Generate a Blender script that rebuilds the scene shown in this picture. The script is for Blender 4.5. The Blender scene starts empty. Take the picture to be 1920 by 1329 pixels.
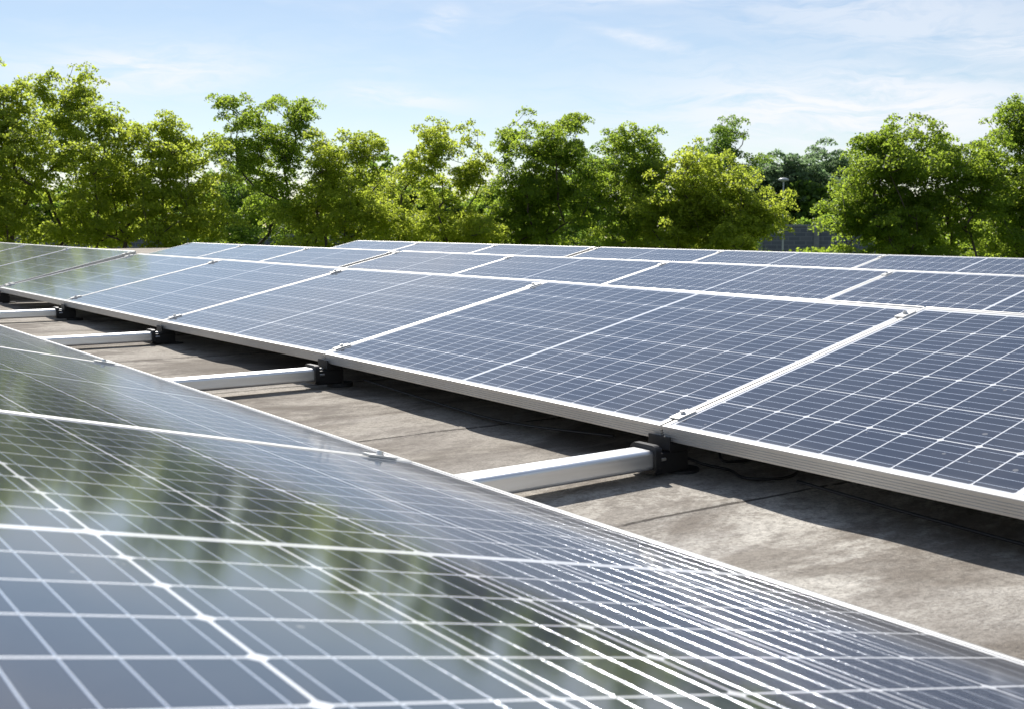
import bpy, math, random
import numpy as np
from mathutils import Vector, Matrix, Euler

# ------------------------------------------------------------------ camera, sky, sun, exposure
S = bpy.context.scene
COL = S.collection
CAM = Vector((-1.7352, -1.8959, 0.4402))
YAW, PITCH, ROLL = 0.6515, 0.0723, -0.0020
FPX = 2135.7                      # focal length in pixels of a 1920 px wide frame
fwd = Vector((math.sin(YAW)*math.cos(PITCH), math.cos(YAW)*math.cos(PITCH), -math.sin(PITCH)))
rgt0 = Vector((math.cos(YAW), -math.sin(YAW), 0)); up0 = rgt0.cross(fwd)
rgt = rgt0*math.cos(ROLL) + up0*math.sin(ROLL); upv = -rgt0*math.sin(ROLL) + up0*math.cos(ROLL)
cam_data = bpy.data.cameras.new('camera'); cam = bpy.data.objects.new('camera', cam_data)
COL.objects.link(cam); S.camera = cam
m = Matrix((rgt, upv, -fwd)).transposed().to_4x4(); m.translation = CAM
cam.matrix_world = m
cam_data.sensor_width = 36; cam_data.lens = FPX/1920*36
cam_data.shift_x = -88.2/1920; cam_data.shift_y = -77.2/1920
cam_data.clip_start = 0.02; cam_data.clip_end = 2000
cam_data.dof.use_dof = True; cam_data.dof.focus_distance = 3.8; cam_data.dof.aperture_fstop = 13

SUNV = Vector((0.36, 0.98, 1.04)).normalized()     # towards the sun
S.view_settings.view_transform = 'Standard'; S.view_settings.look = 'None'
S.view_settings.exposure = 0.55; S.view_settings.gamma = 1
S.render.engine = 'CYCLES'
S.cycles.max_bounces = 12; S.cycles.diffuse_bounces = 7; S.cycles.transmission_bounces = 8
S.render.resolution_x = 1024; S.render.resolution_y = 708
world = bpy.data.worlds.new('World'); S.world = world; world.use_nodes = True
sun_d = bpy.data.lights.new('sun', 'SUN'); sun_d.energy = 4.8; sun_d.angle = math.radians(0.53)
sun_d.color = (1.0, 0.955, 0.89)
sun = bpy.data.objects.new('sun', sun_d); COL.objects.link(sun)
sun.rotation_euler = (-SUNV).to_track_quat('-Z', 'Y').to_euler()
SUN_EL = math.asin(SUNV.z); SUN_AZ = math.atan2(SUNV.x, SUNV.y)

class NT:
    """small helper for building node trees"""
    def __init__(s, tree): s.t = tree; s.n = tree.nodes; s.l = tree.links
    def node(s, typ, **kw):
        nd = s.n.new(typ)
        for k, v in kw.items(): setattr(nd, k, v)
        return nd
    def put(s, sock, v):
        if hasattr(v, 'is_output') or isinstance(v, bpy.types.NodeSocket): s.l.new(v, sock)
        elif v is not None: sock.default_value = v
    def math(s, op, a, b=None, c=None, clamp=False):
        nd = s.node('ShaderNodeMath', operation=op, use_clamp=clamp)
        s.put(nd.inputs[0], a); s.put(nd.inputs[1], b); s.put(nd.inputs[2], c)
        return nd.outputs[0]
    def vmath(s, op, a, b=None):
        nd = s.node('ShaderNodeVectorMath', operation=op); s.put(nd.inputs[0], a)
        if b is not None:
            if op == 'SCALE': s.put(nd.inputs[3], b)
            else: s.put(nd.inputs[1], b)
        return nd.outputs[0]
    def mix(s, f, a, b, blend='MIX'):
        nd = s.node('ShaderNodeMix', data_type='RGBA', blend_type=blend)
        s.put(nd.inputs[0], f); s.put(nd.inputs[6], a); s.put(nd.inputs[7], b)
        return nd.outputs[2]
    def noise(s, vec, scale, detail=4, rough=.55, dist=0):
        nd = s.node('ShaderNodeTexNoise'); s.put(nd.inputs['Vector'], vec)
        nd.inputs['Scale'].default_value = scale; nd.inputs['Detail'].default_value = detail
        nd.inputs['Roughness'].default_value = rough; nd.inputs['Distortion'].default_value = dist
        return nd.outputs[0]
    def ramp(s, f, stops):
        nd = s.node('ShaderNodeValToRGB'); s.put(nd.inputs[0], f); e = nd.color_ramp.elements
        while len(e) > 1: e.remove(e[-1])
        e[0].position = stops[0][0]; e[0].color = stops[0][1]
        for p, c in stops[1:]:
            q = e.new(p); q.color = c
        return nd.outputs[0]
    def mapping(s, vec, scale=(1,1,1), rot=(0,0,0), loc=(0,0,0)):
        nd = s.node('ShaderNodeMapping'); s.put(nd.inputs[0], vec)
        nd.inputs['Scale'].default_value = scale; nd.inputs['Rotation'].default_value = rot
        nd.inputs['Location'].default_value = loc
        return nd.outputs[0]
def g(v): return (v, v, v, 1)

# sky: Nishita plus thin cirrus as a function of direction
w = NT(world.node_tree); w.n.clear()
sky = w.node('ShaderNodeTexSky', sky_type='NISHITA'); sky.sun_disc = False
sky.sun_elevation = SUN_EL; sky.sun_rotation = SUN_AZ; sky.air_density = 1.0; sky.dust_density = 0.15; sky.ozone_density = 1.4
tc = w.node('ShaderNodeTexCoord')
sep = w.node('ShaderNodeSeparateXYZ'); w.put(sep.inputs[0], tc.outputs['Generated'])
zc = w.math('MAXIMUM', sep.outputs[2], 0.02)
den = w.math('ADD', zc, 0.10)
cmb = w.node('ShaderNodeCombineXYZ')
w.put(cmb.inputs[0], w.math('DIVIDE', sep.outputs[0], den)); w.put(cmb.inputs[1], w.math('DIVIDE', sep.outputs[1], den))
azm = w.math('MULTIPLY', w.math('ARCTAN2', sep.outputs[0], sep.outputs[1]), 57.2958)
elv = w.math('MULTIPLY', w.math('ARCSINE', sep.outputs[2]), 57.2958)
ae = w.node('ShaderNodeCombineXYZ'); w.put(ae.inputs[0], azm); w.put(ae.inputs[1], elv)
warp = w.noise(w.mapping(ae.outputs[0], scale=(.10, .25, 1)), 1.0, 4, .6)
elw = w.math('ADD', elv, w.math('MULTIPLY_ADD', warp, 3.0, -1.5))
ae2 = w.node('ShaderNodeCombineXYZ'); w.put(ae2.inputs[0], azm); w.put(ae2.inputs[1], elw)
fib = w.noise(w.mapping(ae2.outputs[0], scale=(.16, 1.0, 1), rot=(0, 0, math.radians(-7))), 1.2, 9, .66, .5)
soft = w.noise(w.mapping(ae2.outputs[0], scale=(.10, .35, 1), loc=(2, 5, 0)), 1.0, 4, .55)
# banks of cirrus: azimuth, elevation (degrees), half sizes, slope, strength
cl = w.math('MULTIPLY', w.ramp(soft, [(.42, g(0)), (.75, g(1))]), .35)
for a0, e0, sa, se, sl, k_ in ((17.5, 7.5, 5.0, .95, .06, .85), (29.5, 6.5, 3.2, .5, -.07, .7), (31.6, 10.3, 1.1, .55, .2, .6), (41, 11.6, 4.5, .55, .05, .95),
                              (52, 5.7, 9.5, 1.9, -.03, 1.0), (54, 10.0, 9.0, 2.0, -.12, .5), (60, 8.3, 5, 1.0, -.1, .7), (41.5, 9.2, 2.6, .3, -.22, .6), (25, 15, 14, 1.6, .1, .6),
                              (10, 11, 6, .5, 0, .35), (70, 18, 20, 3, .1, .7), (0, 22, 20, 2.5, -.1, .6), (-30, 12, 12, 2, .1, .8)):
    da = w.math('SUBTRACT', azm, a0); de = w.math('SUBTRACT', w.math('SUBTRACT', w.math('MULTIPLY_ADD', elw, .35, w.math('MULTIPLY', elv, .65)), e0), w.math('MULTIPLY', da, sl))
    q = w.math('ADD', w.math('POWER', w.math('DIVIDE', w.math('ABSOLUTE', da), sa), 2.0), w.math('POWER', w.math('DIVIDE', w.math('ABSOLUTE', de), se), 2.0))
    blob = w.math('MULTIPLY', w.math('DIVIDE', 1.0, w.math('ADD', 1.0, w.math('POWER', q, 1.6))), k_)
    cl = w.math('MAXIMUM', cl, blob)
cl = w.math('MULTIPLY', cl, w.ramp(fib, [(.34, g(.10)), (.56, g(1))]), clamp=True)
base = w.mix(0.12, w.mix(1.0, sky.outputs[0], (1.02, .992, 1.0, 1), 'MULTIPLY'), (8.0, 8.6, 9.4, 1))
skyc = w.mix(cl, base, (9.1, 9.3, 9.8, 1))
bg = w.node('ShaderNodeBackground'); w.put(bg.inputs[0], skyc); bg.inputs[1].default_value = 0.072
wo = w.node('ShaderNodeOutputWorld'); w.put(wo.inputs[0], bg.outputs[0])

# ------------------------------------------------------------------ helpers
random.seed(5)
def tag(o, label=None, cat=None, group=None, kind=None):
    if label: o['label'] = label
    if cat: o['category'] = cat
    if group: o['group'] = group
    if kind: o['kind'] = kind
    return o
def mesh_obj(name, verts, faces, mats, parent=None, smooth=False, midx=None):
    me = bpy.data.meshes.new(name); me.from_pydata([tuple(v) for v in verts], [], faces)
    for mt in (mats if isinstance(mats, (list, tuple)) else [mats]): me.materials.append(mt)
    if midx is not None: me.polygons.foreach_set('material_index', midx)
    if smooth: me.polygons.foreach_set('use_smooth', [True]*len(me.polygons))
    me.update()
    o = bpy.data.objects.new(name, me); COL.objects.link(o)
    if parent: o.parent = parent
    return o
def empty(name, mat=None):
    o = bpy.data.objects.new(name, None); COL.objects.link(o); o.empty_display_size = .1
    if mat is not None: o.matrix_world = mat
    return o
def copy_tree(o, parent=None):
    c = o.copy(); COL.objects.link(c)
    if parent is not None: c.parent = parent
    for ch in list(o.children): copy_tree(ch, c)
    return c
class MB:
    def __init__(s): s.v = []; s.f = []
    def add(s, vs, fs):
        b = len(s.v); s.v += [tuple(v) for v in vs]; s.f += [tuple(i+b for i in f) for f in fs]
    def box(s, x0, x1, y0, y1, z0, z1, ch=0.0):
        if ch <= 0:
            vs = [(x, y, z) for z in (z0, z1) for y in (y0, y1) for x in (x0, x1)]
            s.add(vs, [(0,2,3,1), (4,5,7,6), (0,1,5,4), (1,3,7,5), (3,2,6,7), (2,0,4,6)])
        else:                              # chamfered along all edges (prism in Y/Z, tapered ends)
            prof = rrect(y0, y1, z0, z1, ch, 2)
            ins = rrect(y0+ch, y1-ch, z0+ch, z1-ch, ch*.3, 2)
            s.loft([[(x0, a, b) for a, b in ins], [(x0+ch, a, b) for a, b in prof],
                    [(x1-ch, a, b) for a, b in prof], [(x1, a, b) for a, b in ins]], True)
    def loft(s, rings, caps=False):
        n = len(rings[0]); vs = [p for r in rings for p in r]; fs = []
        for i in range(len(rings)-1):
            for j in range(n):
                k = (j+1) % n
                fs.append((i*n+j, i*n+k, (i+1)*n+k, (i+1)*n+j))
        if caps: fs.append(tuple(range(n))[::-1]); fs.append(tuple((len(rings)-1)*n+j for j in range(n)))
        s.add(vs, fs)
    def tube(s, pts, rad, n=6, caps=True):
        rings = []; prev = None
        P = [Vector(p) for p in pts]
        for i, p in enumerate(P):
            d = (P[min(i+1, len(P)-1)] - P[max(i-1, 0)]).normalized()
            a = d.orthogonal().normalized() if prev is None else (prev - d*prev.dot(d)).normalized()
            prev = a; b = d.cross(a); r = rad[i] if isinstance(rad, (list, tuple)) else rad
            rings.append([p + (a*math.cos(t) + b*math.sin(t))*r for t in [2*math.pi*j/n for j in range(n)]])
        s.loft(rings, caps)
    def build(s, name, mats, parent=None, smooth=False): return mesh_obj(name, s.v, s.f, mats, parent, smooth)
def rrect(y0, y1, z0, z1, r, n=4):
    pts = []
    for cy, cz, a0 in ((y1-r, z1-r, 0), (y0+r, z1-r, 90), (y0+r, z0+r, 180), (y1-r, z0+r, 270)):
        for i in range(n+1):
            a = math.radians(a0 + 90*i/n); pts.append((cy + r*math.cos(a), cz + r*math.sin(a)))
    return pts

def new_mat(name):
    mt = bpy.data.materials.new(name); mt.use_nodes = True; t = NT(mt.node_tree)
    return mt, t, t.n['Principled BSDF']
def simple(name, col, rough=.5, metal=0., noise=0.12, scale=30., bump=0., bscale=200., stretch=(1,1,1)):
    mt, t, b = new_mat(name); co = t.node('ShaderNodeTexCoord').outputs['Object']
    co = t.mapping(co, scale=stretch)
    n = t.noise(co, scale, 5, .6)
    lo = tuple(c*(1-noise) for c in col)+(1,); hi = tuple(min(1, c*(1+noise)) for c in col)+(1,)
    t.put(b.inputs['Base Color'], t.mix(t.ramp(n, [(.3, g(0)), (.7, g(1))]), lo, hi))
    t.put(b.inputs['Roughness'], t.math('MULTIPLY_ADD', n, .25, rough-.12, clamp=True)); b.inputs['Metallic'].default_value = metal
    if bump:
        bn = t.node('ShaderNodeBump'); bn.inputs['Strength'].default_value = bump; bn.inputs['Distance'].default_value = .002
        t.put(bn.inputs['Height'], t.noise(co, bscale, 3, .6)); t.put(b.inputs['Normal'], bn.outputs[0])
    return mt
M_ALU = simple('anodised_aluminium', (.60, .59, .565), .45, .6, .05, 9)
M_RAIL = simple('mill_aluminium', (.80, .81, .82), .36, .92, .07, 6, stretch=(1, 14, 14))
M_STEEL = simple('stainless_steel', (.68, .68, .68), .32, 1., .08, 80)
M_BLACK = simple('black_plastic', (.010, .010, .011), .5, 0, .2, 40, .2, 300)
M_RUBBER = simple('black_rubber', (.02, .02, .02), .8, 0, .3, 60, .5, 200)
M_BACK = simple('white_backsheet', (.7, .7, .7), .5, 0, .03, 20)

# ------------------------------------------------------------------ panel geometry
L, W, PITCHP, GAP = 1.7185, 1.0, 1.7265, 0.008
HX, SP, MX, MY = 0.0835, 0.1595, 0.006, 0.0215
def cell_material():
    mt, t, b = new_mat('solar_cells_under_glass')
    tco = t.node('ShaderNodeTexCoord'); co = tco.outputs['Object']
    rnd = t.node('ShaderNodeObjectInfo').outputs['Random']
    sp = t.node('ShaderNodeSeparateXYZ'); t.put(sp.inputs[0], co); x, y = sp.outputs[0], sp.outputs[1]
    xm = t.math('ABSOLUTE', t.math('SUBTRACT', x, L/2))
    u = t.math('DIVIDE', t.math('SUBTRACT', xm, MX), HX)
    v = t.math('DIVIDE', t.math('SUBTRACT', y, MY), SP)
    fu = t.math('MULTIPLY', t.math('FRACT', u), HX); fv = t.math('MULTIPLY', t.math('FRACT', v), SP)
    ex = t.math('MINIMUM', fu, t.math('SUBTRACT', HX, fu)); ey = t.math('MINIMUM', fv, t.math('SUBTRACT', SP, fv))
    lx = t.math('LESS_THAN', ex, .0015); ly = t.math('LESS_THAN', ey, .0016)
    par = t.math('MODULO', t.math('ROUND', v), 2.0)
    cut = t.math('MULTIPLY_ADD', par, .0028, .0060)
    dia = t.math('LESS_THAN', t.math('ADD', ex, ey), cut)
    out = t.math('MAXIMUM', t.math('LESS_THAN', u, 0.0), t.math('GREATER_THAN', u, 10.0))
    out = t.math('MAXIMUM', out, t.math('MAXIMUM', t.math('LESS_THAN', v, 0.0), t.math('GREATER_THAN', v, 6.0)))
    white = t.math('MAXIMUM', t.math('MAXIMUM', lx, ly), t.math('MAXIMUM', dia, out))
    # five round-edged ribbons per cell, running along the panel
    fb = t.math('SUBTRACT', t.math('FRACT', t.math('MULTIPLY', v, 5.0)), .5)
    db = t.math('MULTIPLY', fb, SP/5)
    rib = t.math('LESS_THAN', t.math('ABSOLUTE', db), .00085)
    rib = t.math('MULTIPLY', rib, t.math('SUBTRACT', 1.0, out))
    # fine finger lines give each cell a faint paler streaking
    nz = t.noise(co, 3.2, 5, .6); nz2 = t.noise(t.mapping(co, scale=(60, 400, 1)), 1.0, 2, .5)
    cell_a = t.mix(nz, (.010, .0125, .023, 1), (.018, .023, .040, 1))
    wn = t.node('ShaderNodeTexWhiteNoise', noise_dimensions='3D')
    cid = t.node('ShaderNodeCombineXYZ'); t.put(cid.inputs[0], t.math('FLOOR', t.math('DIVIDE', t.math('SUBTRACT', x, L/2), HX)))
    t.put(cid.inputs[1], t.math('FLOOR', v)); t.put(cid.inputs[2], rnd); t.put(wn.inputs['Vector'], cid.outputs[0])
    cell = t.mix(t.math('MULTIPLY', wn.outputs[0], .35), cell_a, (.008, .011, .030, 1))
    cell = t.mix(t.math('MULTIPLY', nz2, .12), cell, (.06, .07, .09, 1))
    c = t.mix(rib, cell, (.74, .78, .86, 1))
    c = t.mix(white, c, (.74, .75, .77, 1))
    # dust film and specks lying on the glass
    dz = t.ramp(t.noise(co, 7.0, 8, .7), [(.35, g(.012)), (.75, g(.055))])
    vor = t.node('ShaderNodeTexVoronoi'); t.put(vor.inputs['Vector'], co); vor.inputs['Scale'].default_value = 22
    spk = t.math('LESS_THAN', vor.outputs['Distance'], t.math('MULTIPLY', t.math('POWER', t.noise(co, 13, 2), 4.0), .55))
    edge = t.math('MULTIPLY', t.ramp(y, [(.010, g(1)), (.05, g(0))]), .16)
    dust = t.math('ADD', t.math('ADD', dz, t.math('MULTIPLY', spk, .35)), edge, clamp=True)
    c = t.mix(dust, c, (.42, .41, .39, 1))
    t.put(b.inputs['Base Color'], c)
    shoulder = t.math('GREATER_THAN', t.math('DIVIDE', t.math('ABSOLUTE', db), .00085), .30)
    t.put(b.inputs['Metallic'], t.math('MULTIPLY', t.math('MULTIPLY', rib, t.math('SUBTRACT', 1.0, white)), t.math('MULTIPLY_ADD', shoulder, .85, .05)))
    t.put(b.inputs['Roughness'], t.math('MULTIPLY_ADD', rib, -.30, .50))
    t.put(b.inputs['Specular IOR Level'], t.math('MULTIPLY', rib, .5))
    geo = t.node('ShaderNodeNewGeometry').outputs['Normal']
    vt = t.node('ShaderNodeVectorTransform', vector_type='VECTOR', convert_from='OBJECT', convert_to='WORLD')
    vt.inputs[0].default_value = (0, 1, 0)
    vtx = t.node('ShaderNodeVectorTransform', vector_type='VECTOR', convert_from='OBJECT', convert_to='WORLD')
    vtx.inputs[0].default_value = (1, 0, 0)
    jit = t.math('SUBTRACT', t.noise(co, 420, 2, .6), .5)
    jit2 = t.math('SUBTRACT', t.noise(t.mapping(co, scale=(320, 25, 1), loc=(3, 9, 0)), 1.0, 2, .6), .5)
    # ribbons: flat top, steep bevelled shoulders
    ab = t.math('DIVIDE', t.math('ABSOLUTE', db), .00085)
    sh = t.math('MULTIPLY', t.math('GREATER_THAN', ab, .30), t.math('MULTIPLY_ADD', ab, .55, .33))
    shj = t.math('MULTIPLY_ADD', t.math('GREATER_THAN', ab, .30), .95, .05)
    a = t.math('ADD', t.math('MULTIPLY', t.math('SIGN', db), sh), t.math('MULTIPLY', t.math('MULTIPLY', jit, .12), shj))
    off = t.vmath('ADD', t.vmath('SCALE', vt.outputs[0], t.math('MULTIPLY', a, rib)),
                  t.vmath('SCALE', vtx.outputs[0], t.math('MULTIPLY', t.math('MULTIPLY', jit2, .30), t.math('MULTIPLY', rib, shj))))
    t.put(b.inputs['Normal'], t.vmath('NORMALIZE', t.vmath('ADD', geo, off)))
    # very slight waviness of the rolled glass
    bn = t.node('ShaderNodeBump'); bn.inputs['Strength'].default_value = .05; bn.inputs['Distance'].default_value = .01
    t.put(bn.inputs['Height'], t.noise(co, 3.0, 2, .5)); t.put(b.inputs['Coat Normal'], bn.outputs[0])
    b.inputs['Sheen Weight'].default_value = .38; b.inputs['Sheen Roughness'].default_value = .17
    b.inputs['Coat Weight'].default_value = 1; b.inputs['Coat IOR'].default_value = 1.85
    t.put(b.inputs['Coat Roughness'], t.math('MULTIPLY_ADD', dz, .5, .066))
    return mt
M_CELL = cell_material()

def make_panel():
    root = empty('solar_panel')
    prof = [(.011, -.0055), (.011, -.0004), (.0106, 0), (.0008, 0), (0, -.0008)]
    z = -.0008
    for c in (.0095, .0155, .0215, .0275):
        prof += [(0, -c+.0017), (.0014, -c+.0011), (.0014, -c-.0011), (0, -c-.0017)]
    prof += [(0, -.0345), (.0005, -.035), (.028, -.035), (.028, -.0335), (.0022, -.0335), (.0022, -.0055)]
    vs = []; fs = []
    n = len(prof)
    for d, zz in prof:
        vs += [(d, d, zz), (L-d, d, zz), (L-d, W-d, zz), (d, W-d, zz)]
    for i in range(n):
        j = (i+1) % n
        for k in range(4):
            q = (k+1) % 4
            fs.append((i*4+k, j*4+k, j*4+q, i*4+q))
    mesh_obj('frame', vs, fs, M_ALU, root)
    e = .0025; vs = [(x, y, zz) for zz in (-.0055, -.0016) for x, y in ((e, e), (L-e, e), (L-e, W-e), (e, W-e))]
    # the laminate: front glass with cells, white sheet behind
    e2 = .0109
    vs = [(e2, e2, -.0054), (L-e2, e2, -.0054), (L-e2, W-e2, -.0054), (e2, W-e2, -.0054),
          (e2, e2, -.0014), (L-e2, e2, -.0014), (L-e2, W-e2, -.0014), (e2, W-e2, -.0014)]
    fs = [(3,2,1,0), (4,5,6,7), (0,1,5,4), (1,2,6,5), (2,3,7,6), (3,0,4,7)]
    mesh_obj('laminate', vs, fs, [M_CELL, M_BACK], root, midx=[1, 0, 0, 0, 0, 0])
    return root

GS = 0.0067
T0 = math.radians(13.155)
class Row:
    def __init__(s, x0, z0, tilt, sg, y0, dl=None, dh=None, gs=GS):
        s.x0, s.z0, s.t, s.sg, s.y0, s.dl, s.dh, s.gs = x0, z0, tilt, sg, y0, dl or {}, dh or {}, gs
    def low(s, n, seed=0):
        y = s.y0 + n*PITCHP; return Vector((s.x0, y, s.z0 + s.gs*y + s.dl.get(n, 0)))
    def high(s, n):
        y = s.y0 + n*PITCHP
        return Vector((s.x0 + s.sg*W*math.cos(s.t), y, s.z0 + s.gs*y + W*math.sin(s.t) + s.dh.get(n, 0)))
    def matrix(s, n):                 # panel between joints n and n+1
        if s.sg > 0: a, b, ha, hb = s.low(n+1), s.low(n), s.high(n+1), s.high(n)
        else: a, b, ha, hb = s.low(n), s.low(n+1), s.high(n), s.high(n+1)
        X = (b-a).normalized(); Y = ((ha-a)+(hb-b)).normalized(); Z = X.cross(Y).normalized(); Y = Z.cross(X)
        mm = Matrix((X, Y, Z)).transposed().to_4x4(); mm.translation = a + X*GAP/2
        return mm
    def joint_matrix(s, n, dist, off=0.0):   # frame with z up off the glass, x across the seam, y up the slope
        a, h = s.low(n), s.high(n); Y = (h-a).normalized(); X = Vector((0, -1, 0)) if s.sg > 0 else Vector((0, 1, 0))
        Z = X.cross(Y).normalized(); X = Y.cross(Z)
        mm = Matrix((X, Y, Z)).transposed().to_4x4(); mm.translation = a + Y*dist + X*off
        return mm
r1 = Row(0, 0, T0, 1, 0, {0: -.0002, 1: .0066, 2: -.0003, 3: .0013, 4: .0007}, {0: -.003, 1: .0014, 2: -.003, 3: -.001, 4: -.0025})
r1b = Row(0.02, 0.0, T0+.016, 1, .125, gs=GS)
rF = Row(-.6864, .0181, math.radians(13.08), -1, -.0738, {0: -.002, 1: .001}, {0: .002})
r2 = Row(2.3046, -.0104, T0, 1, 6.9551); r2b = Row(2.3046, -.0104, T0, 1, 6.9551+.105)
r3 = Row(4.6077, -.0005, T0, 1, 6.9927); r3b = Row(4.6077, -.0005, T0, 1, 6.9927+.09)
RIDGE = W*math.cos(T0)
def back_of(r, gap=.014):
    b = Row(r.x0 + 2*W*math.cos(r.t) + gap, r.z0, r.t, -1, r.y0, gs=r.gs); return b

proto = make_panel(); used = [False]
def panel(row, n, label, group):
    o = proto if not used[0] else copy_tree(proto); used[0] = True
    o.matrix_world = row.matrix(n); tag(o, label, 'solar panel', group); return o
G_F, G_M, G_S, G_R, G_B = ('solar panels of the foreground row', 'solar panels of the middle row', 'solar panels of the second row behind',
                      'solar panels of the rearmost row', 'solar panels facing away behind the ridges')
FR = [(-2, 'solar panel beside the camera, beyond the near end of the nearest foreground panel'),
      (-1, 'nearest solar panel filling the lower left, mirroring trees, with sun glints on its ribbons'),
      (0, 'second foreground panel, behind the nearest one, a pale sky reflection along its edge'),
      (1, 'third foreground panel, small pale wedge at the left picture edge'),
      (2, 'foreground-row panel beyond the pale wedge, just outside the left picture edge')]
for n, l in FR: panel(rF, n, l, G_F)
MR = [(-2, 'middle-row panel beyond the right picture edge, next to the large dark navy one', 'outermost right middle-row panel'),
      (-1, 'large dark navy middle-row panel cut off by the right picture edge', 'large right middle-row panel'),
      (0, 'complete large navy middle-row panel between the two nearest rail brackets', 'complete large middle-row panel'),
      (1, 'blue-grey middle-row panel left of the complete large navy one', 'blue-grey middle-row panel'),
      (2, 'pale middle-row panel between the second and third rail brackets from the right', 'pale middle-row panel'),
      (3, 'palest middle-row panel, its left edge at the dark gap near the left border', 'palest middle-row panel')]
for n, l, s_ in MR:
    panel(r1, n, l, G_M)
    panel(back_of(r1), n, 'panel facing away, only top frame showing behind the ' + s_, G_B)
for n, l, s_ in [(4, 'first middle-row panel left of the dark gap, with faint green reflections', 'first panel left of the gap'),
             (5, 'greenish far left middle-row panel, second beyond the dark gap', 'second panel left of the gap'),
             (6, 'farthest left middle-row panel, a green sliver at the picture edge', 'farthest left green sliver panel')]:
    panel(r1b, n, l, G_M)
for n, l, s_ in [(-5, 'second-row panel beyond the right picture edge', 'outermost right second-row panel'),
             (-4, 'second-row panel cut off by the right picture edge', 'cut-off second-row panel'),
             (-3, 'second-row panel straight behind the complete large navy middle-row panel', 'widest second-row panel'),
             (-2, 'second-row panel of middling width near the picture centre', 'central second-row panel'),
             (-1, 'second-row panel immediately right of that row\'s narrow dark gap', 'second-row panel right of the gap')]:
    panel(r2, n, l, G_S); panel(back_of(r2), n, 'panel facing away, only top frame showing behind the ' + s_, G_B)
for n, l, s_ in [(0, 'second-row panel immediately left of that row\'s narrow dark gap', 'second-row panel left of the gap'),
             (1, 'second-row panel between the leftmost one and the one beside the gap', 'second panel from the row\'s left end'),
             (2, 'leftmost second-row panel with its sloping end edge against the trees', 'leftmost second-row panel')]:
    panel(r2b, n, l, G_S); panel(back_of(r2b), n, 'panel facing away, only top frame showing behind the ' + s_, G_B)
for n, l in [(-5, 'rearmost-row panel beyond the right picture edge, second outside the frame'),
             (-4, 'rearmost-row panel just beyond the right picture edge'),
             (-3, 'rearmost-row panel cut off by the right picture edge'),
             (-2, 'rearmost-row panel below the gap between the trees at right'),
             (-1, 'rearmost-row panel immediately right of that row\'s narrow gap')]:
    panel(r3, n, l, G_R)
for n, l in [(0, 'rearmost-row panel immediately left of that row\'s narrow gap'),
             (1, 'rearmost-row panel second from that row\'s left end'),
             (2, 'leftmost rearmost-row panel with sloping end edge rising behind the second row')]:
    panel(r3b, n, l, G_R)

# ------------------------------------------------------------------ clamps
def make_clamp():
    root = empty('panel_clamp')
    b = MB()
    # hat-shaped plate: along the seam 58 mm, across 30 mm, with turned-down ends
    b.loft([[(x, -.029, z) for x, z in P] for P in [[(-.015, .0006), (.015, .0006), (.015, .0042), (-.015, .0042)]]] +
           [[(x, .029, z) for x, z in P] for P in [[(-.015, .0006), (.015, .0006), (.015, .0042), (-.015, .0042)]]], True)
    b.box(-.0035, .0035, -.026, .026, -.030, .0006)
    b.build('plate', M_ALU, root)
    c = MB(); n = 12
    for r, z0, z1 in ((.0085, .0043, .0055), (.0062, .0055, .0112)):
        c.loft([[(r*math.cos(2*math.pi*k/n), r*math.sin(2*math.pi*k/n), zz) for k in range(n)] for zz in (z0, z1)], True)
    # hex socket: black plug standing for the shade inside a recess
    bolt = c.build('bolt', M_STEEL, root)
    d = MB(); d.loft([[(.0034*math.cos(2*math.pi*k/6), .0034*math.sin(2*math.pi*k/6), zz) for k in range(6)] for zz in (.0102, .0115)], True)
    d.build('socket_shade', M_BLACK, bolt)
    return root
cproto = make_clamp(); cused = [False]
def clamp(row, n, dist, label, group, off=0.0):
    o = cproto if not cused[0] else copy_tree(cproto); cused[0] = True
    o.matrix_world = row.joint_matrix(n, dist, off); tag(o, label, 'clamp', group)
ordn = ['first', 'second', 'third', 'fourth', 'fifth', 'sixth']
GC = 'silver clamps on the panel seams'
for n in range(0, 4):
    clamp(r1, n, .072, 'small bolted silver clamp at the low end of the %s middle-row seam from the right' % ordn[n], GC)
    clamp(r1, n, .925, 'small bolted silver clamp at the ridge end of the %s middle-row seam from the right' % ordn[n], GC)
clamp(r1, 4, .072, 'silver end clamp on the left corner of the palest middle-row panel, low end', GC)
clamp(r1, 4, .925, 'silver end clamp at the ridge, right side of the middle row\'s dark gap', GC)
clamp(r1b, 4, .925, 'silver end clamp at the ridge, left side of the middle row\'s dark gap', GC)
clamp(r1b, 4, .072, 'silver end clamp at the low edge, left side of the middle row\'s dark gap', GC)
for n, t_ in ((5, 'nearer'), (6, 'farther')):
    clamp(r1b, n, .925, 'silver ridge clamp on the %s seam among the greenish far left panels' % t_, GC)
for i, n in enumerate((-3, -2, -1)):
    clamp(r2, n, .925, 'silver ridge clamp on the %s second-row seam from the right' % ordn[i], GC)
    if n < 0: pass
clamp(r2, 0, .93, 'silver ridge end clamp on the right side of the second row\'s dark gap', GC)
clamp(r2b, 0, .93, 'dark ridge end clamp on the left side of the second row\'s dark gap', GC)
for n, t_ in ((1, 'right'), (2, 'left')):
    clamp(r2b, n, .925, 'tiny silver ridge clamp on the %s seam among the three far left second-row panels' % t_, GC)
clamp(r2b, 3, .93, 'tiny silver clamp at the top left corner of the second row', GC)
for i, n in enumerate((-2, -1)):
    clamp(r3, n, .925, 'tiny silver ridge clamp on the %s rearmost-row seam from the right' % ordn[i], GC)
clamp(r3, 0, .93, 'tiny ridge end clamp on the right side of the rearmost row\'s gap', GC)
clamp(r3b, 0, .93, 'tiny dark ridge end clamp on the left side of the rearmost row\'s gap', GC)
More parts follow.
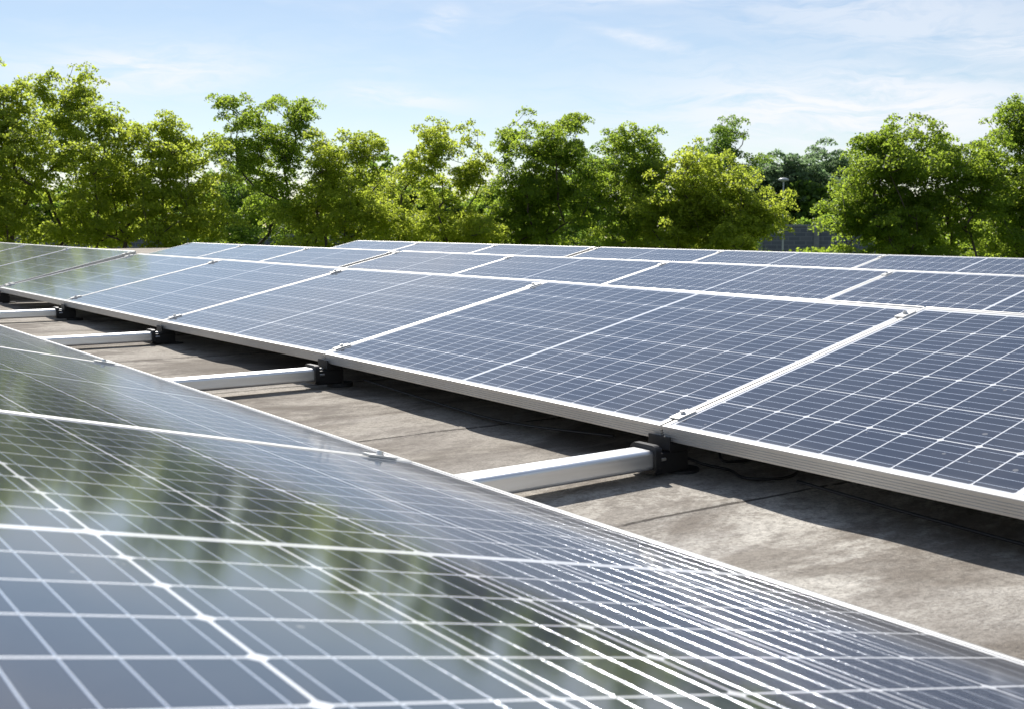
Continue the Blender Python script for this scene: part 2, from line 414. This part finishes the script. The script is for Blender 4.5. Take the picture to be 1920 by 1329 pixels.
for n, t_ in ((1, 'right'), (2, 'left')):
    clamp(r3b, n, .925, 'tiny ridge clamp on the %s seam of the far left rearmost-row panels' % t_, GC)
clamp(rF, 0, .072, 'silver clamp at the low end of the nearest foreground seam', GC)
clamp(rF, 1, .072, 'silver clamp at the low end of the second foreground seam, at left', GC)

# ------------------------------------------------------------------ rails and brackets across the roof gap
def make_rail():
    b = MB()
    pr = rrect(-.032, .036, -.0915, -.047, .009, 4)
    xs = [-.735, -.045]
    b.loft([[(x, a, c) for a, c in pr] for x in xs], True)
    o = b.build('mounting_rail', M_RAIL)
    md = o.data
    for p in md.polygons: p.use_smooth = False
    return o
def make_bracket():
    root = empty('rail_bracket')
    o_ = rrect(-.043, .046, -.101, -.036, .016, 5); i_ = rrect(-.0325, .0365, -.092, -.0465, .0095, 5)
    b = MB()
    n = len(o_); rings = [[(x, a, c) for a, c in pr] for x, pr in ((-.052, i_), (-.052, o_), (-.036, o_), (-.036, i_))]
    b.loft(rings + [rings[0]])
    b.build('collar', M_BLACK, root)
    b = MB()
    b.box(-.040, .060, -.030, .034, -.104, -.0565, .003)
    b.box(-.006, -.0012, -.036, .036, -.052, -.0215, .001)      # lip gripping the frame edge
    b.box(-.0012, .055, -.034, .034, -.056, -.0365, .0008)
    b.box(.0, .05, -.012, .012, -.0575, -.045)
    b.build('body', M_BLACK, root)
    c = MB()
    c.tube([(-.036, -.012, -.052), (-.010, -.012, -.052)], .0045, 10)
    c.build('bolt', M_STEEL, root)
    c = MB(); c.tube([(-.034, -.031, -.070), (-.014, -.031, -.070)], .004, 10); c.build('bolt', M_STEEL, root)
    p = MB(); n = 28
    p.loft([[(.06 + .045*math.cos(2*math.pi*k/n), .0 + .045*math.sin(2*math.pi*k/n), zz) for k in range(n)] for zz in (-.118, -.1045)], True)
    p.build('foot_pad', M_RUBBER, root)
    return root
rail_p = make_rail(); br_p = make_bracket()
names = {-1: 'beyond the right picture edge', 0: 'nearest the camera, below the large navy panels', 1: 'second nearest, between brown roof stains',
         2: 'third from the camera, at left', 3: 'short and farthest, at the left picture edge', 4: 'hidden at the left border under the palest panel'}
names_b = {-1: 'beyond the right picture edge', 0: 'at the nearest rail end, under the first seam', 1: 'at the second nearest rail end',
         2: 'at the third rail end from the camera', 3: 'at the farthest visible rail end, upper left', 4: 'at the left border, under the middle row corner'}
for i, n in enumerate((0, -1, 1, 2, 3, 4)):
    ra = rail_p if i == 0 else copy_tree(rail_p); bb = br_p if i == 0 else copy_tree(br_p)
    lo = r1.low(n); dz = lo.z - (0 if n else 0)
    for o in (ra, bb): o.location = (0, lo.y, lo.z)
    tag(ra, 'silver aluminium rail crossing the roof gap, ' + names[n], 'rail', 'aluminium rails crossing the roof gap')
    tag(bb, 'black plastic bracket with collar ' + names_b[n], 'bracket', 'black brackets under the middle row')

# ------------------------------------------------------------------ cables lying in the shade
def cable(pts, label):
    b = MB(); P_ = [Vector(p) for p in pts]; out = []
    for i in range(len(P_)-1):
        p0, p1, p2, p3 = P_[max(i-1, 0)], P_[i], P_[i+1], P_[min(i+2, len(P_)-1)]
        for k_ in range(6):
            t_ = k_/6; out.append(.5*((2*p1) + (p2-p0)*t_ + (2*p0-5*p1+4*p2-p3)*t_*t_ + (3*p1-p0-3*p2+p3)*t_**3))
    out.append(P_[-1]); b.tube(out, .0035, 8)
    tag(b.build('cable', M_BLACK, None, True), label, 'cable')
cable([(.07, .02, -.075), (.10, -.03, -.095), (.13, -.09, -.104), (.10, -.17, -.105), (.17, -.22, -.105), (.27, -.17, -.105), (.28, -.06, -.103), (.18, -.02, -.100), (.30, .10, -.08)],
      'black cable loop on the shaded roof beside the nearest rail bracket')
cable([(.06, -.35, -.075), (.07, -.8, -.098), (.06, -1.2, -.100), (.09, -1.6, -.07)], 'black cable sagging in the dark under the large right panel')
cable([(.06, 1.55, -.06), (.07, 1.1, -.085), (.06, .7, -.092), (.07, .25, -.068)], 'black cable sagging in the dark under the complete large panel')
# ------------------------------------------------------------------ roof
def roof_z(x, y):
    z = -.1125 + GS*y
    z = z + .0030*np.sin(y*2*np.pi/1.13 + .5*np.sin(x*1.3) + 1.1) + .0016*np.sin(y*2*np.pi/.41 + x*.9 + 2*np.sin(y*.7)) + .0025*np.sin(x*2.1+y*.7)
    # sheet laps: each sheet edge steps 4 mm down
    k = (y + .02*np.sin(x*3) + .27) / 1.05; fr = k - np.floor(k)
    z = z + .0045*np.clip((fr-.965)/.012, 0, 1) - .0045*np.clip(fr/.965, 0, 1)*.0
    return z
def axis(lo, a, b, hi, st):
    core = np.arange(a, b, st); out = [hi]; left = []; s = st; p = a
    while p > lo: s *= 1.35; p -= s; left.append(max(p, lo))
    right = []; s = st; p = core[-1]
    while p < hi: s *= 1.35; p += s; right.append(min(p, hi))
    return np.array(left[::-1] + list(core) + right)
def roof():
    ax = axis(-12, -1.2, 2.6, 9.3, .05); ay = axis(-8, -1.6, 8.0, 30.5, .0175)
    X, Y = np.meshgrid(ax, ay, indexing='ij'); Z = roof_z(X, Y)
    Z = np.where(Y > 12, -.1125+GS*12, Z)
    nx, ny = len(ax), len(ay)
    vs = np.stack([X, Y, Z], -1).reshape(-1, 3)
    i = np.arange((nx-1)*(ny-1)); a = (i//(ny-1))*ny + i % (ny-1)
    fs = np.stack([a, a+ny, a+ny+1, a+1], -1)
    return vs, fs
def np_mesh(name, vs, fs, mats, smooth=False, parent=None):
    me = bpy.data.meshes.new(name); k = fs.shape[1]
    me.vertices.add(len(vs)); me.vertices.foreach_set('co', np.ascontiguousarray(vs, dtype=np.float32).ravel())
    me.loops.add(len(fs)*k); me.loops.foreach_set('vertex_index', np.ascontiguousarray(fs, dtype=np.int32).ravel())
    me.polygons.add(len(fs)); me.polygons.foreach_set('loop_start', np.arange(len(fs), dtype=np.int32)*k)
    me.polygons.foreach_set('loop_total', np.full(len(fs), k, dtype=np.int32))
    if smooth: me.polygons.foreach_set('use_smooth', np.ones(len(fs), dtype=bool))
    for mt in (mats if isinstance(mats, (list, tuple)) else [mats]): me.materials.append(mt)
    me.update(calc_edges=True); me.validate()
    o = bpy.data.objects.new(name, me); COL.objects.link(o)
    if parent: o.parent = parent
    return o
def roof_material():
    mt, t, b = new_mat('weathered_bitumen'); co = t.node('ShaderNodeTexCoord').outputs['Object']
    st = t.mapping(co, scale=(.9, 1.5, 1))
    big = t.noise(st, 1.5, 7, .62, .8); big2 = t.noise(t.mapping(co, scale=(.9, 1.6, 1), loc=(4.3, 2.2, 0)), 1.1, 5, .6, .4)
    mid = t.noise(t.mapping(co, scale=(.9, 1.7, 1), loc=(1, 5, 0)), 3.2, 9, .76, .3); fine = t.noise(co, 120, 4, .8); grain = t.noise(t.mapping(co, scale=(.8, 1.3, 1)), 26, 8, .82)
    c = t.mix(t.ramp(big, [(.42, g(0)), (.53, g(1))]), (.30, .27, .23, 1), (.62, .585, .52, 1))
    c = t.mix(t.math('MULTIPLY', t.ramp(mid, [(.50, g(0)), (.56, g(1))]), .5), c, (.17, .14, .112, 1))
    c = t.mix(t.math('MULTIPLY', t.ramp(big2, [(.49, g(0)), (.60, g(1))]), .6), c, (.62, .59, .54, 1))
    spy = t.node('ShaderNodeSeparateXYZ'); t.put(spy.inputs[0], co)
    ey_ = t.math('ADD', spy.outputs[1], t.math('MULTIPLY', t.math('SUBTRACT', big, .5), 1.6))
    old = t.ramp(t.math('MULTIPLY_ADD', ey_, .5, .5, clamp=True), [(.30, g(0)), (.62, g(1))])
    c = t.mix(t.math('MULTIPLY', old, .68), c, (.44, .405, .365, 1), 'MULTIPLY')
    c = t.mix(t.math('MULTIPLY', t.ramp(grain, [(.49, g(0)), (.58, g(1))]), .42), c, (.125, .108, .09, 1))
    c = t.mix(t.ramp(fine, [(.36, g(.5)), (.56, g(0))]), c, (.12, .105, .09, 1))
    # broken dark line along every sheet lap
    sp = t.node('ShaderNodeSeparateXYZ'); t.put(sp.inputs[0], co)
    wob = t.math('MULTIPLY', t.math('SUBTRACT', t.noise(co, 6, 5, .7), .5), .012)
    yy = t.math('ADD', t.math('ADD', sp.outputs[1], wob), t.math('MULTIPLY', t.math('SINE', t.math('MULTIPLY', sp.outputs[0], 3.0)), .02))
    fr = t.math('FRACT', t.math('DIVIDE', t.math('ADD', yy, .27), 1.05))
    lap = t.math('LESS_THAN', t.math('ABSOLUTE', t.math('SUBTRACT', fr, .972)), .0035)
    c = t.mix(t.math('MULTIPLY', lap, t.ramp(t.noise(co, 17, 4, .7), [(.36, g(0)), (.46, g(.85))])), c, (.05, .042, .035, 1))
    t.put(b.inputs['Base Color'], c)
    b.inputs['Roughness'].default_value = .88; b.inputs['Specular IOR Level'].default_value = .25
    bn = t.node('ShaderNodeBump'); bn.inputs['Strength'].default_value = .9; bn.inputs['Distance'].default_value = .007
    t.put(bn.inputs['Height'], t.math('ADD', t.math('MULTIPLY', fine, .5), t.math('MULTIPLY', grain, .8))); t.put(b.inputs['Normal'], bn.outputs[0])
    return mt
M_ROOF = roof_material()
vs, fs = roof(); tag(np_mesh('flat_roof', vs, fs, M_ROOF, True), kind='structure')
M_WALLB = simple('building_brick', (.30, .24, .20), .8, 0, .2, 3, .3, 40)
rb = MB(); zb = -.45
rb.box(-11.9, 9.2, -7.9, 30.4, -5.2, zb)
ob = rb.build('building', M_WALLB); tag(ob, 'building that carries the flat roof with the solar panels', 'building')

# ------------------------------------------------------------------ ground far below
GZ = -5.2
M_GRASS = simple('grass_ground', (.075, .10, .03), .95, 0, .35, .6, .5, 8)
gv = [(-600, -600, GZ), (600, -600, GZ), (600, 600, GZ), (-600, 600, GZ)]
tag(mesh_obj('ground', gv, [(0, 1, 2, 3)], M_GRASS), kind='structure')

# ------------------------------------------------------------------ trees
def leaf_material(name, c1, c2, tr1, tr2, mixf=.45):
    mt, t, b = new_mat(name); o = t.node('ShaderNodeTexCoord').outputs['Object']
    n = t.noise(o, .9, 3, .6); n2 = t.noise(o, 6, 3, .6)
    f = t.math('MULTIPLY_ADD', n2, .6, t.math('MULTIPLY_ADD', n, 1.1, -.25), clamp=True)
    t.put(b.inputs['Base Color'], t.mix(f, c1, c2)); b.inputs['Roughness'].default_value = .55
    b.inputs['Specular IOR Level'].default_value = .35
    tl = t.node('ShaderNodeBsdfTranslucent'); t.put(tl.inputs[0], t.mix(f, tr1, tr2))
    ms = t.node('ShaderNodeMixShader'); ms.inputs[0].default_value = mixf
    t.put(ms.inputs[1], b.outputs[0]); t.put(ms.inputs[2], tl.outputs[0])
    t.put(t.n['Material Output'].inputs[0], ms.outputs[0])
    return mt
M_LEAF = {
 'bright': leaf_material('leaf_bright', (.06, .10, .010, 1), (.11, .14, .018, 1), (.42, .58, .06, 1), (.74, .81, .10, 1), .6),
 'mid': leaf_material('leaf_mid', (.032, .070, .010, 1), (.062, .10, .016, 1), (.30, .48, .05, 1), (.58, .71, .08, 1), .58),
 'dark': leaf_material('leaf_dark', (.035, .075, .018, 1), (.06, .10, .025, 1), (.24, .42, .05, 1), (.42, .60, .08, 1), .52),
 'blue': leaf_material('leaf_blue_haze', (.07, .11, .06, 1), (.11, .15, .085, 1), (.26, .42, .18, 1), (.40, .56, .26, 1), .5),  # glaucous green, lightened to put distance haze into the leaf colour
}
M_BARK = simple('bark', (.075, .062, .048), .9, 0, .35, 5, .6, 30)

def place(px, D):
    """ground position at distance D (metres from the viewpoint) in the direction seen at column px"""
    d = fwd*FPX + rgt*(px-960-88.2) - upv*(433-664.5+77.2); a = math.atan2(d.x, d.y)
    return Vector((CAM.x + D*math.sin(a), CAM.y + D*math.cos(a), GZ)), a
def tree(px, D, lobes, leaf, label, group, dens=1.0, seed=1, leafsize=.090, name='leafy_tree', skirt=11, nleaf=88):
    """lobes: (column, row, half width, half height, weight) of the crown as sighted, turned into metres here"""
    rng = np.random.default_rng(seed)
    base, az = place(px, D)
    right = np.array([math.cos(az), -math.sin(az), 0]); back = np.array([math.sin(az), math.cos(az), 0]); upz = np.array([0, 0, 1.0])
    k = D/FPX; ez = CAM.z - GZ
    boughs = []; sc = max(1.0, D/44)
    for cx, cy, rx, ry, n in lobes:
        if D < 60: cy += 13 if cy < 350 else 5
        c = right*((cx-px)*k) + upz*(ez + (433-cy)*k); rxm, rym = rx*k, ry*k
        for _ in range(max(2, int(n*dens*.47))):
            d = rng.normal(size=3); d /= np.linalg.norm(d); r = rng.uniform(.12, 1.0)**.5
            boughs.append((c + right*d[0]*rxm*r + back*d[1]*min(rxm, 1.9)*r + upz*d[2]*rym*r, min(rxm, rym)))
    if skirt:
        xa = min(l[0]-l[2]*.9 for l in lobes); xb = max(l[0]+l[2]*.9 for l in lobes); hw = (xb-xa)/2*k
        for _ in range(int(skirt*hw*(.8 if D < 60 else .6))):
            a_ = rng.uniform(0, 2*np.pi); rr_ = rng.uniform(.3, 1)**.5
            boughs.append((right*(((xa+xb)/2-px)*k + math.cos(a_)*rr_*hw) + back*math.sin(a_)*rr_*min(hw, 2.0) + upz*rng.uniform(2.2, ez+.3), 1.0))
    axis_pt = upz*(ez - .5)
    cents = []; Rs = []
    for b_, sz in boughs:                  # every bough carries a handful of sprays strung outwards and upwards
        o = b_ - axis_pt; o[2] = abs(o[2])*.6 + .5; o /= np.linalg.norm(o)
        for q in range(int(rng.integers(4, 8))):
            off = o*np.clip(rng.normal(.05, .42), -.6, .6) + np.clip(rng.normal(size=3), -1.4, 1.4)*np.array([.38, .38, .26])
            cents.append(b_ + off*min(1.0, .45+sz*.5)*sc); Rs.append(rng.uniform(.18, .46)*sc)
    cents = np.array(cents); Rs = np.array(Rs)
    # ---- wood: each spray joins the nearest point of the growing skeleton
    fork = 1.7 + rng.uniform(-.3, .3); lean = right*rng.uniform(-.3, .3)
    nodes = [np.zeros(3) - upz*.1, lean*.4 + upz*fork*.5, lean + upz*fork]; par = [-1, 0, 1]; plen = [0, 1, 2]
    order = np.argsort(((cents - nodes[2])*np.array([1, 1, .8])**1).__pow__(2).sum(1)); keep = (rng.uniform(size=len(order)) < .42) | (cents[order][:, 2] > np.quantile(cents[:, 2], .85)); use = order[keep]
    NA = np.array(nodes); PL = np.array([0., 1., 2.])
    for ci in use:
        c = cents[ci]; d = np.linalg.norm(NA[2:] - c, axis=1)
        cost = d + .22*PL[2:] + np.where(NA[2:, 2] > c[2]-.05, 1.2, 0)     # grow upwards
        p = 2 + int(cost.argmin()); a = NA[p]; ln = np.linalg.norm(c-a)
        m_ = max(2, int(ln/.45)); prev = p; pts = []
        side = rng.normal(size=3)*.07*ln; side[2] -= .10*ln
        for q in range(1, m_+1):
            t_ = q/m_; pt = a + (c-a)*t_ + side*4*t_*(1-t_)*.6 + rng.normal(size=3)*.02
            pts.append(pt); par.append(prev); prev = len(par)-1
        NA = np.vstack([NA, pts]); PL = np.concatenate([PL, PL[p] + ln*np.arange(1, m_+1)/m_])
    area = np.full(len(par), 0.0); kids = [[] for _ in par]
    for q in range(1, len(par)): kids[par[q]].append(q)
    for q in range(len(par)-1, -1, -1):
        if not kids[q]: area[q] = .0085**2
        if par[q] >= 0: area[par[q]] += area[q]*1.0
    rad = np.sqrt(area)*1.05
    mb = MB()
    for q in range(len(par)):              # one tube per unbranched run, starting on its parent
        p = par[q]
        if p >= 0 and kids[p] and max(kids[p], key=lambda z_: area[z_]) == q and p != 0: continue
        run = [p, q] if p >= 0 else [q]; cur = q
        while kids[cur]:
            cur = max(kids[cur], key=lambda z_: area[z_]); run.append(cur)
        if p == 0 or len(run) < 2: continue
        rr = [max(.008, float(rad[z_])) for z_ in run]; rr[0] = min(rr[0], rr[1]*1.15) if p >= 0 else rr[0]*1.1
        mb.tube([tuple(NA[z_]) for z_ in run], rr, 8 if rr[0] > .08 else (5 if rr[0] > .025 else 3), False)
    root = empty(name); root.location = base
    tag(root, label, 'tree', group)
    mb.build('trunk', M_BARK, root, True)
    # ---- leaves: small drooping layered sprays
    P = []; Nn = []
    for c, R in zip(cents, Rs):
        cnt = int(nleaf*rng.uniform(.6, 1.3)*(R/sc/.28)**1.7)+5
        ang = rng.uniform(0, 2*np.pi, cnt); rd = R*np.sqrt(rng.uniform(0, 1, cnt)); z = R*.35*(1-(rd/R)**2) - .3*rd + rng.normal(0, .05, cnt)
        el = rng.uniform(.75, 1.5); tw = rng.uniform(0, np.pi)
        dx, dy = rd*np.cos(ang)*el, rd*np.sin(ang)/el
        px_, py_ = dx*np.cos(tw)-dy*np.sin(tw), dx*np.sin(tw)+dy*np.cos(tw)
        P.append(c + np.stack([px_, py_, z], -1))
        nn = np.stack([px_/R*.7, py_/R*.7, np.full(cnt, .8)], -1) + rng.normal(0, .7, (cnt, 3)); Nn.append(nn)
    P = np.concatenate(P); Nn = np.concatenate(Nn); Nn /= np.linalg.norm(Nn, axis=1, keepdims=True)
    a = np.cross(Nn, rng.normal(size=Nn.shape)); a /= np.linalg.norm(a, axis=1, keepdims=True); b = np.cross(Nn, a)
    s = leafsize*rng.uniform(.55, 1.15, (len(P), 1)); fold = Nn*s*.18
    v0 = P - a*s*.55; v1 = P - b*s*.45 - a*s*.05 - fold; v2 = P + a*s*.55 - fold*1.2; v3 = P + b*s*.45 - a*s*.05 - fold
    vs = np.stack([v0, v1, v2, v3], 1).reshape(-1, 3); fs = np.arange(len(P)*4).reshape(-1, 4)
    np_mesh('crown', vs, fs, M_LEAF[leaf], False, root)
    return root
GT = 'leafy maples in a row beyond the roof'
tree(-140, 41, [(-150, 320, 120, 120, 70), (-130, 240, 90, 70, 30)], 'bright', 'maple standing beyond the left picture edge', GT, seed=21)
tree(8, 40, [(-10, 330, 95, 130, 85), (15, 225, 45, 48, 22), (30, 190, 12, 20, 4)], 'bright', 'yellow-green maple cut off by the left picture edge', GT, seed=2)
tree(128, 43, [(135, 330, 105, 125, 78), (125, 215, 46, 55, 20), (95, 175, 12, 22, 6), (160, 190, 24, 22, 8), (120, 420, 110, 50, 34)], 'bright', 'tallest left maple with a thin open spire top showing bare limbs', GT, seed=3)
tree(262, 41, [(250, 300, 90, 78, 66), (325, 335, 70, 70, 40), (312, 240, 22, 24, 9), (205, 235, 30, 26, 10), (280, 410, 120, 62, 62)], 'bright', 'broad yellow-green maple left of the first sky notch', GT, seed=4)
tree(540, 44, [(510, 235, 80, 42, 40), (440, 205, 12, 16, 4), (575, 205, 20, 18, 7), (500, 300, 80, 50, 34), (440, 275, 26, 14, 5), (545, 380, 90, 60, 44)], 'mid', 'open-topped maple with fanning limbs right of the first sky notch', GT, seed=5)
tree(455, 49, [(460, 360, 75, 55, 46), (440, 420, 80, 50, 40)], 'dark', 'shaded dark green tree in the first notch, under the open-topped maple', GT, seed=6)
tree(625, 42, [(640, 300, 70, 45, 36), (690, 272, 26, 22, 9), (640, 385, 95, 70, 66)], 'bright', 'lower rounded maple just right of the open-topped one', GT, seed=7)
tree(745, 45, [(735, 340, 45, 60, 22), (740, 420, 60, 40, 30)], 'bright', 'slim light maple in the dip left of the thin see-through one', GT, seed=8)
tree(815, 42, [(820, 270, 68, 36, 24), (820, 242, 22, 14, 6), (885, 300, 40, 34, 12), (765, 310, 30, 34, 10), (830, 350, 90, 34, 14), (840, 425, 100, 38, 40)], 'bright', 'thin see-through maple with upward fanning bare branches', GT, dens=.95, seed=9)
tree(960, 44, [(1030, 262, 92, 42, 50), (1072, 224, 20, 16, 7), (960, 250, 24, 28, 8), (1030, 345, 92, 60, 72), (980, 415, 80, 55, 60)], 'mid', 'tall dark green maple with a broad flat top near the middle', GT, seed=10)
tree(1100, 48, [(1075, 390, 90, 80, 80), (1110, 320, 55, 60, 32)], 'dark', 'dense shaded tree between the flat-topped maple and its right neighbour', GT, seed=11)
tree(1190, 43, [(1188, 305, 62, 46, 34), (1180, 270, 30, 20, 9), (1235, 300, 16, 26, 6), (1190, 390, 70, 66, 52)], 'mid', 'medium maple with a ragged top right of the flat-topped one', GT, seed=12)
tree(1330, 41, [(1310, 345, 76, 56, 62), (1390, 385, 62, 52, 44), (1360, 430, 120, 42, 66), (1260, 400, 60, 62, 36)], 'bright', 'low rounded yellow-green maple sloping down to the right gap', GT, seed=13)
tree(1352, 52, [(1352, 265, 34, 30, 26), (1360, 320, 55, 45, 30), (1405, 310, 16, 20, 5)], 'dark', 'dark tree top poking up behind the low rounded maple', GT, seed=14)
tree(1720, 41, [(1725, 320, 112, 78, 120), (1640, 370, 62, 70, 44), (1640, 272, 22, 18, 8), (1672, 255, 8, 16, 3), (1820, 350, 52, 60, 40), (1710, 425, 140, 52, 100)], 'mid', 'large dome-shaped maple right of the gap with the grey wall', GT, seed=15)
tree(1925, 43, [(1915, 250, 44, 48, 26), (1910, 350, 58, 70, 50), (1960, 300, 60, 90, 50), (1920, 430, 80, 50, 46)], 'mid', 'tall maple cut off by the right picture edge', GT, seed=16)
tree(2120, 43, [(2120, 330, 130, 120, 110)], 'mid', 'maple standing beyond the right picture edge', GT, seed=17)
GD = 'darker trees farther away behind the maples'
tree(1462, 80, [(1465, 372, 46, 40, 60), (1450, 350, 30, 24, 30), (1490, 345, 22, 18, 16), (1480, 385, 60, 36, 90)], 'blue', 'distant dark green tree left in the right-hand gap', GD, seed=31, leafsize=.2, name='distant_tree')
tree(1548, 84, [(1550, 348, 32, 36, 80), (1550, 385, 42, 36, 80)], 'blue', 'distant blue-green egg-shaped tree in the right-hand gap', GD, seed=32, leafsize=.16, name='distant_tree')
far = [(60, 'far left'), (330, 'left'), (700, 'central left'), (800, 'central'), (905, 'central right'), (1240, 'right'), (1620, 'far right')]
lab = ['dark distant tree showing between the leftmost maples', 'dark distant tree glimpsed behind the broad maple left of the notch',
       'dark distant tree behind the dip left of the see-through maple', 'dark distant tree seen through the thin see-through maple',
       'dark distant tree between the see-through and the flat-topped maple', 'dark distant tree glimpsed behind the ragged-topped maple',
       'dark distant tree behind the left flank of the dome-shaped maple']
tops = [370, 380, 345, 375, 385, 370, 400]
for i, (x_, _) in enumerate(far):
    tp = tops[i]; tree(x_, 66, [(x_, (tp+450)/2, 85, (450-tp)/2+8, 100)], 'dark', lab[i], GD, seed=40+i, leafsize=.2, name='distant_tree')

def woodland():
    rng = np.random.default_rng(77); n = 60000; D = 78
    aza = place(-260, D)[1]; azb = place(2250, D)[1]
    a = rng.uniform(aza, azb, n); top = 7.6 + .8*np.sin(a*23) + .5*np.sin(a*51+1) + .35*np.sin(a*117+2)
    hh = top*rng.uniform(0, 1, n)**.75; r = D + rng.uniform(-2.2, 2.2, n)*np.sqrt(np.clip(1-(hh/top)**2, .05, 1))
    P = np.stack([CAM.x + r*np.sin(a), CAM.y + r*np.cos(a), GZ + hh], -1)
    N = rng.normal(size=(n, 3)) + np.array([0, 0, .5]); N /= np.linalg.norm(N, axis=1, keepdims=True)
    u = np.cross(N, rng.normal(size=N.shape)); u /= np.linalg.norm(u, axis=1, keepdims=True); v = np.cross(N, u); s_ = .22*rng.uniform(.6, 1.3, (n, 1))
    vs = np.stack([P-u*s_, P-v*s_*.8, P+u*s_, P+v*s_*.8], 1).reshape(-1, 3)
    o = np_mesh('distant_woodland', vs, np.arange(n*4).reshape(-1, 4), M_LEAF['dark'])
    tag(o, 'dark far-off belt of trees and undergrowth behind all the maples', 'woodland', kind='stuff')
woodland()

# low shrubs in the gap in front of the grey wall
def shrub(px, D, w_, h_, label, seed, leaf='bright'):
    rng = np.random.default_rng(seed); base, az = place(px, D); n = int(900*w_*h_)
    P = rng.normal(size=(n, 3))*np.array([w_*.4, w_*.4, 0]) + np.array([0, 0, 1])*rng.uniform(0, 1, (n, 1))**.8*h_
    N = rng.normal(size=(n, 3)) + np.array([0, 0, .6]); N /= np.linalg.norm(N, axis=1, keepdims=True)
    a = np.cross(N, rng.normal(size=N.shape)); a /= np.linalg.norm(a, axis=1, keepdims=True); b = np.cross(N, a); s = .07*rng.uniform(.6, 1.2, (n, 1))
    vs = np.stack([P-a*s, P-b*s*.8, P+a*s, P+b*s*.8], 1).reshape(-1, 3)
    root = empty('shrub'); root.location = base; tag(root, label, 'shrub')
    np_mesh('foliage', vs, np.arange(n*4).reshape(-1, 4), M_LEAF[leaf], False, root)
    mb = MB()
    for k_ in range(7):
        a_ = k_*.9; mb.tube([(0, 0, 0), (math.cos(a_)*w_*.15, math.sin(a_)*w_*.15, h_*.5), (math.cos(a_)*w_*.3, math.sin(a_)*w_*.3, h_*.92)], [.04, .025, .01], 5)
    mb.build('stem', M_BARK, root)
shrub(1504, 41, .9, 4.75, 'slender light green shrub left of the grey wall gap', 51, 'mid')
shrub(1540, 42, 1.0, 5.0, 'light green shrub in front of the grey wall, right of centre', 52, 'mid')

# ------------------------------------------------------------------ wall, lamps
def slab_between(name, pa, pb, D, ztop_row, mat, th=.25):
    A, _ = place(pa, D); B, _ = place(pb, D); top = CAM.z + (433-ztop_row)*D/FPX
    d = (B-A); ln = d.length; ang = math.atan2(d.y, d.x)
    root = empty(name); root.location = A; root.rotation_euler = (0, 0, ang)
    b = MB(); b.box(0, ln, 0, th, -.1, top-GZ-.12); b.build('panelling', mat, root)
    c = MB(); c.box(-.03, ln+.03, -.04, th+.04, top-GZ-.118, top-GZ); c.build('coping', M_COPE, root)
    n = max(2, int(ln/3.2))
    for i in range(n+1):
        q = MB(); x = i*ln/n; q.box(x-.14, x+.14, -.07, -.002, -.1, top-GZ-.14); q.build('pillar', M_COPE, root)
    return root
def wall_mat():
    mt, t, b = new_mat('grey_blue_brick'); co = t.node('ShaderNodeTexCoord').outputs['Object']
    br = t.node('ShaderNodeTexBrick'); t.put(br.inputs[0], t.mapping(co, rot=(math.radians(90), 0, 0)))
    br.inputs['Scale'].default_value = 1; br.inputs['Brick Width'].default_value = .6; br.inputs['Row Height'].default_value = .22
    br.inputs['Mortar Size'].default_value = .02
    br.inputs['Color1'].default_value = (.10, .115, .15, 1); br.inputs['Color2'].default_value = (.14, .15, .185, 1); br.inputs['Mortar'].default_value = (.20, .21, .24, 1)
    t.put(b.inputs['Base Color'], br.outputs[0]); b.inputs['Roughness'].default_value = .85
    return mt
M_COPE = simple('grey_concrete', (.22, .23, .25), .85, 0, .2, 2)
M_GWALL = wall_mat()
tag(slab_between('boundary_wall', 1425, 1640, 62, 423, M_GWALL), 'grey-blue block wall with pillar in the gap between the right-hand trees', 'wall')
tag(slab_between('boundary_wall', -60, 700, 64, 439, M_GWALL), 'long grey wall glimpsed between the trunks of the left-hand maples', 'wall')
M_HEDGE = M_LEAF['bright']
tag(slab_between('park_fence', 705, 940, 70, 436, simple('green_fence', (.13, .19, .045), .8, 0, .2, 2)), 'low green fence with pale top behind the thin see-through maple', 'fence')
def lamp(px, D, row_top, label):
    P, az = place(px, D); h = CAM.z + (433-row_top)*D/FPX - GZ
    root = empty('street_lamp'); root.location = P; root.rotation_euler = (0, 0, -az)
    b = MB(); b.tube([(0, 0, 0), (0, 0, h*.5), (0, 0, h-.12)], [.07, .05, .035], 10); b.build('pole', M_LAMP, root)
    c = MB(); n = 12
    c.loft([[(r*math.cos(2*math.pi*k_/n), r*.7*math.sin(2*math.pi*k_/n), z) for k_ in range(n)] for r, z in ((.06, h-.12), (.26, h-.05), (.28, h+.0), (.17, h+.07), (.03, h+.09))], True)
    c.build('lamp_head', M_LAMP, root, True)
    tag(root, label, 'street lamp', 'grey street lamps beyond the roof')
M_LAMP = simple('painted_grey_metal', (.45, .47, .48), .45, .2, .06, 5)
lamp(1468, 60, 341, 'grey street lamp with round head in the right-hand gap')
lamp(449, 52, 352, 'slim grey lamp pole in front of the dark tree in the first notch')
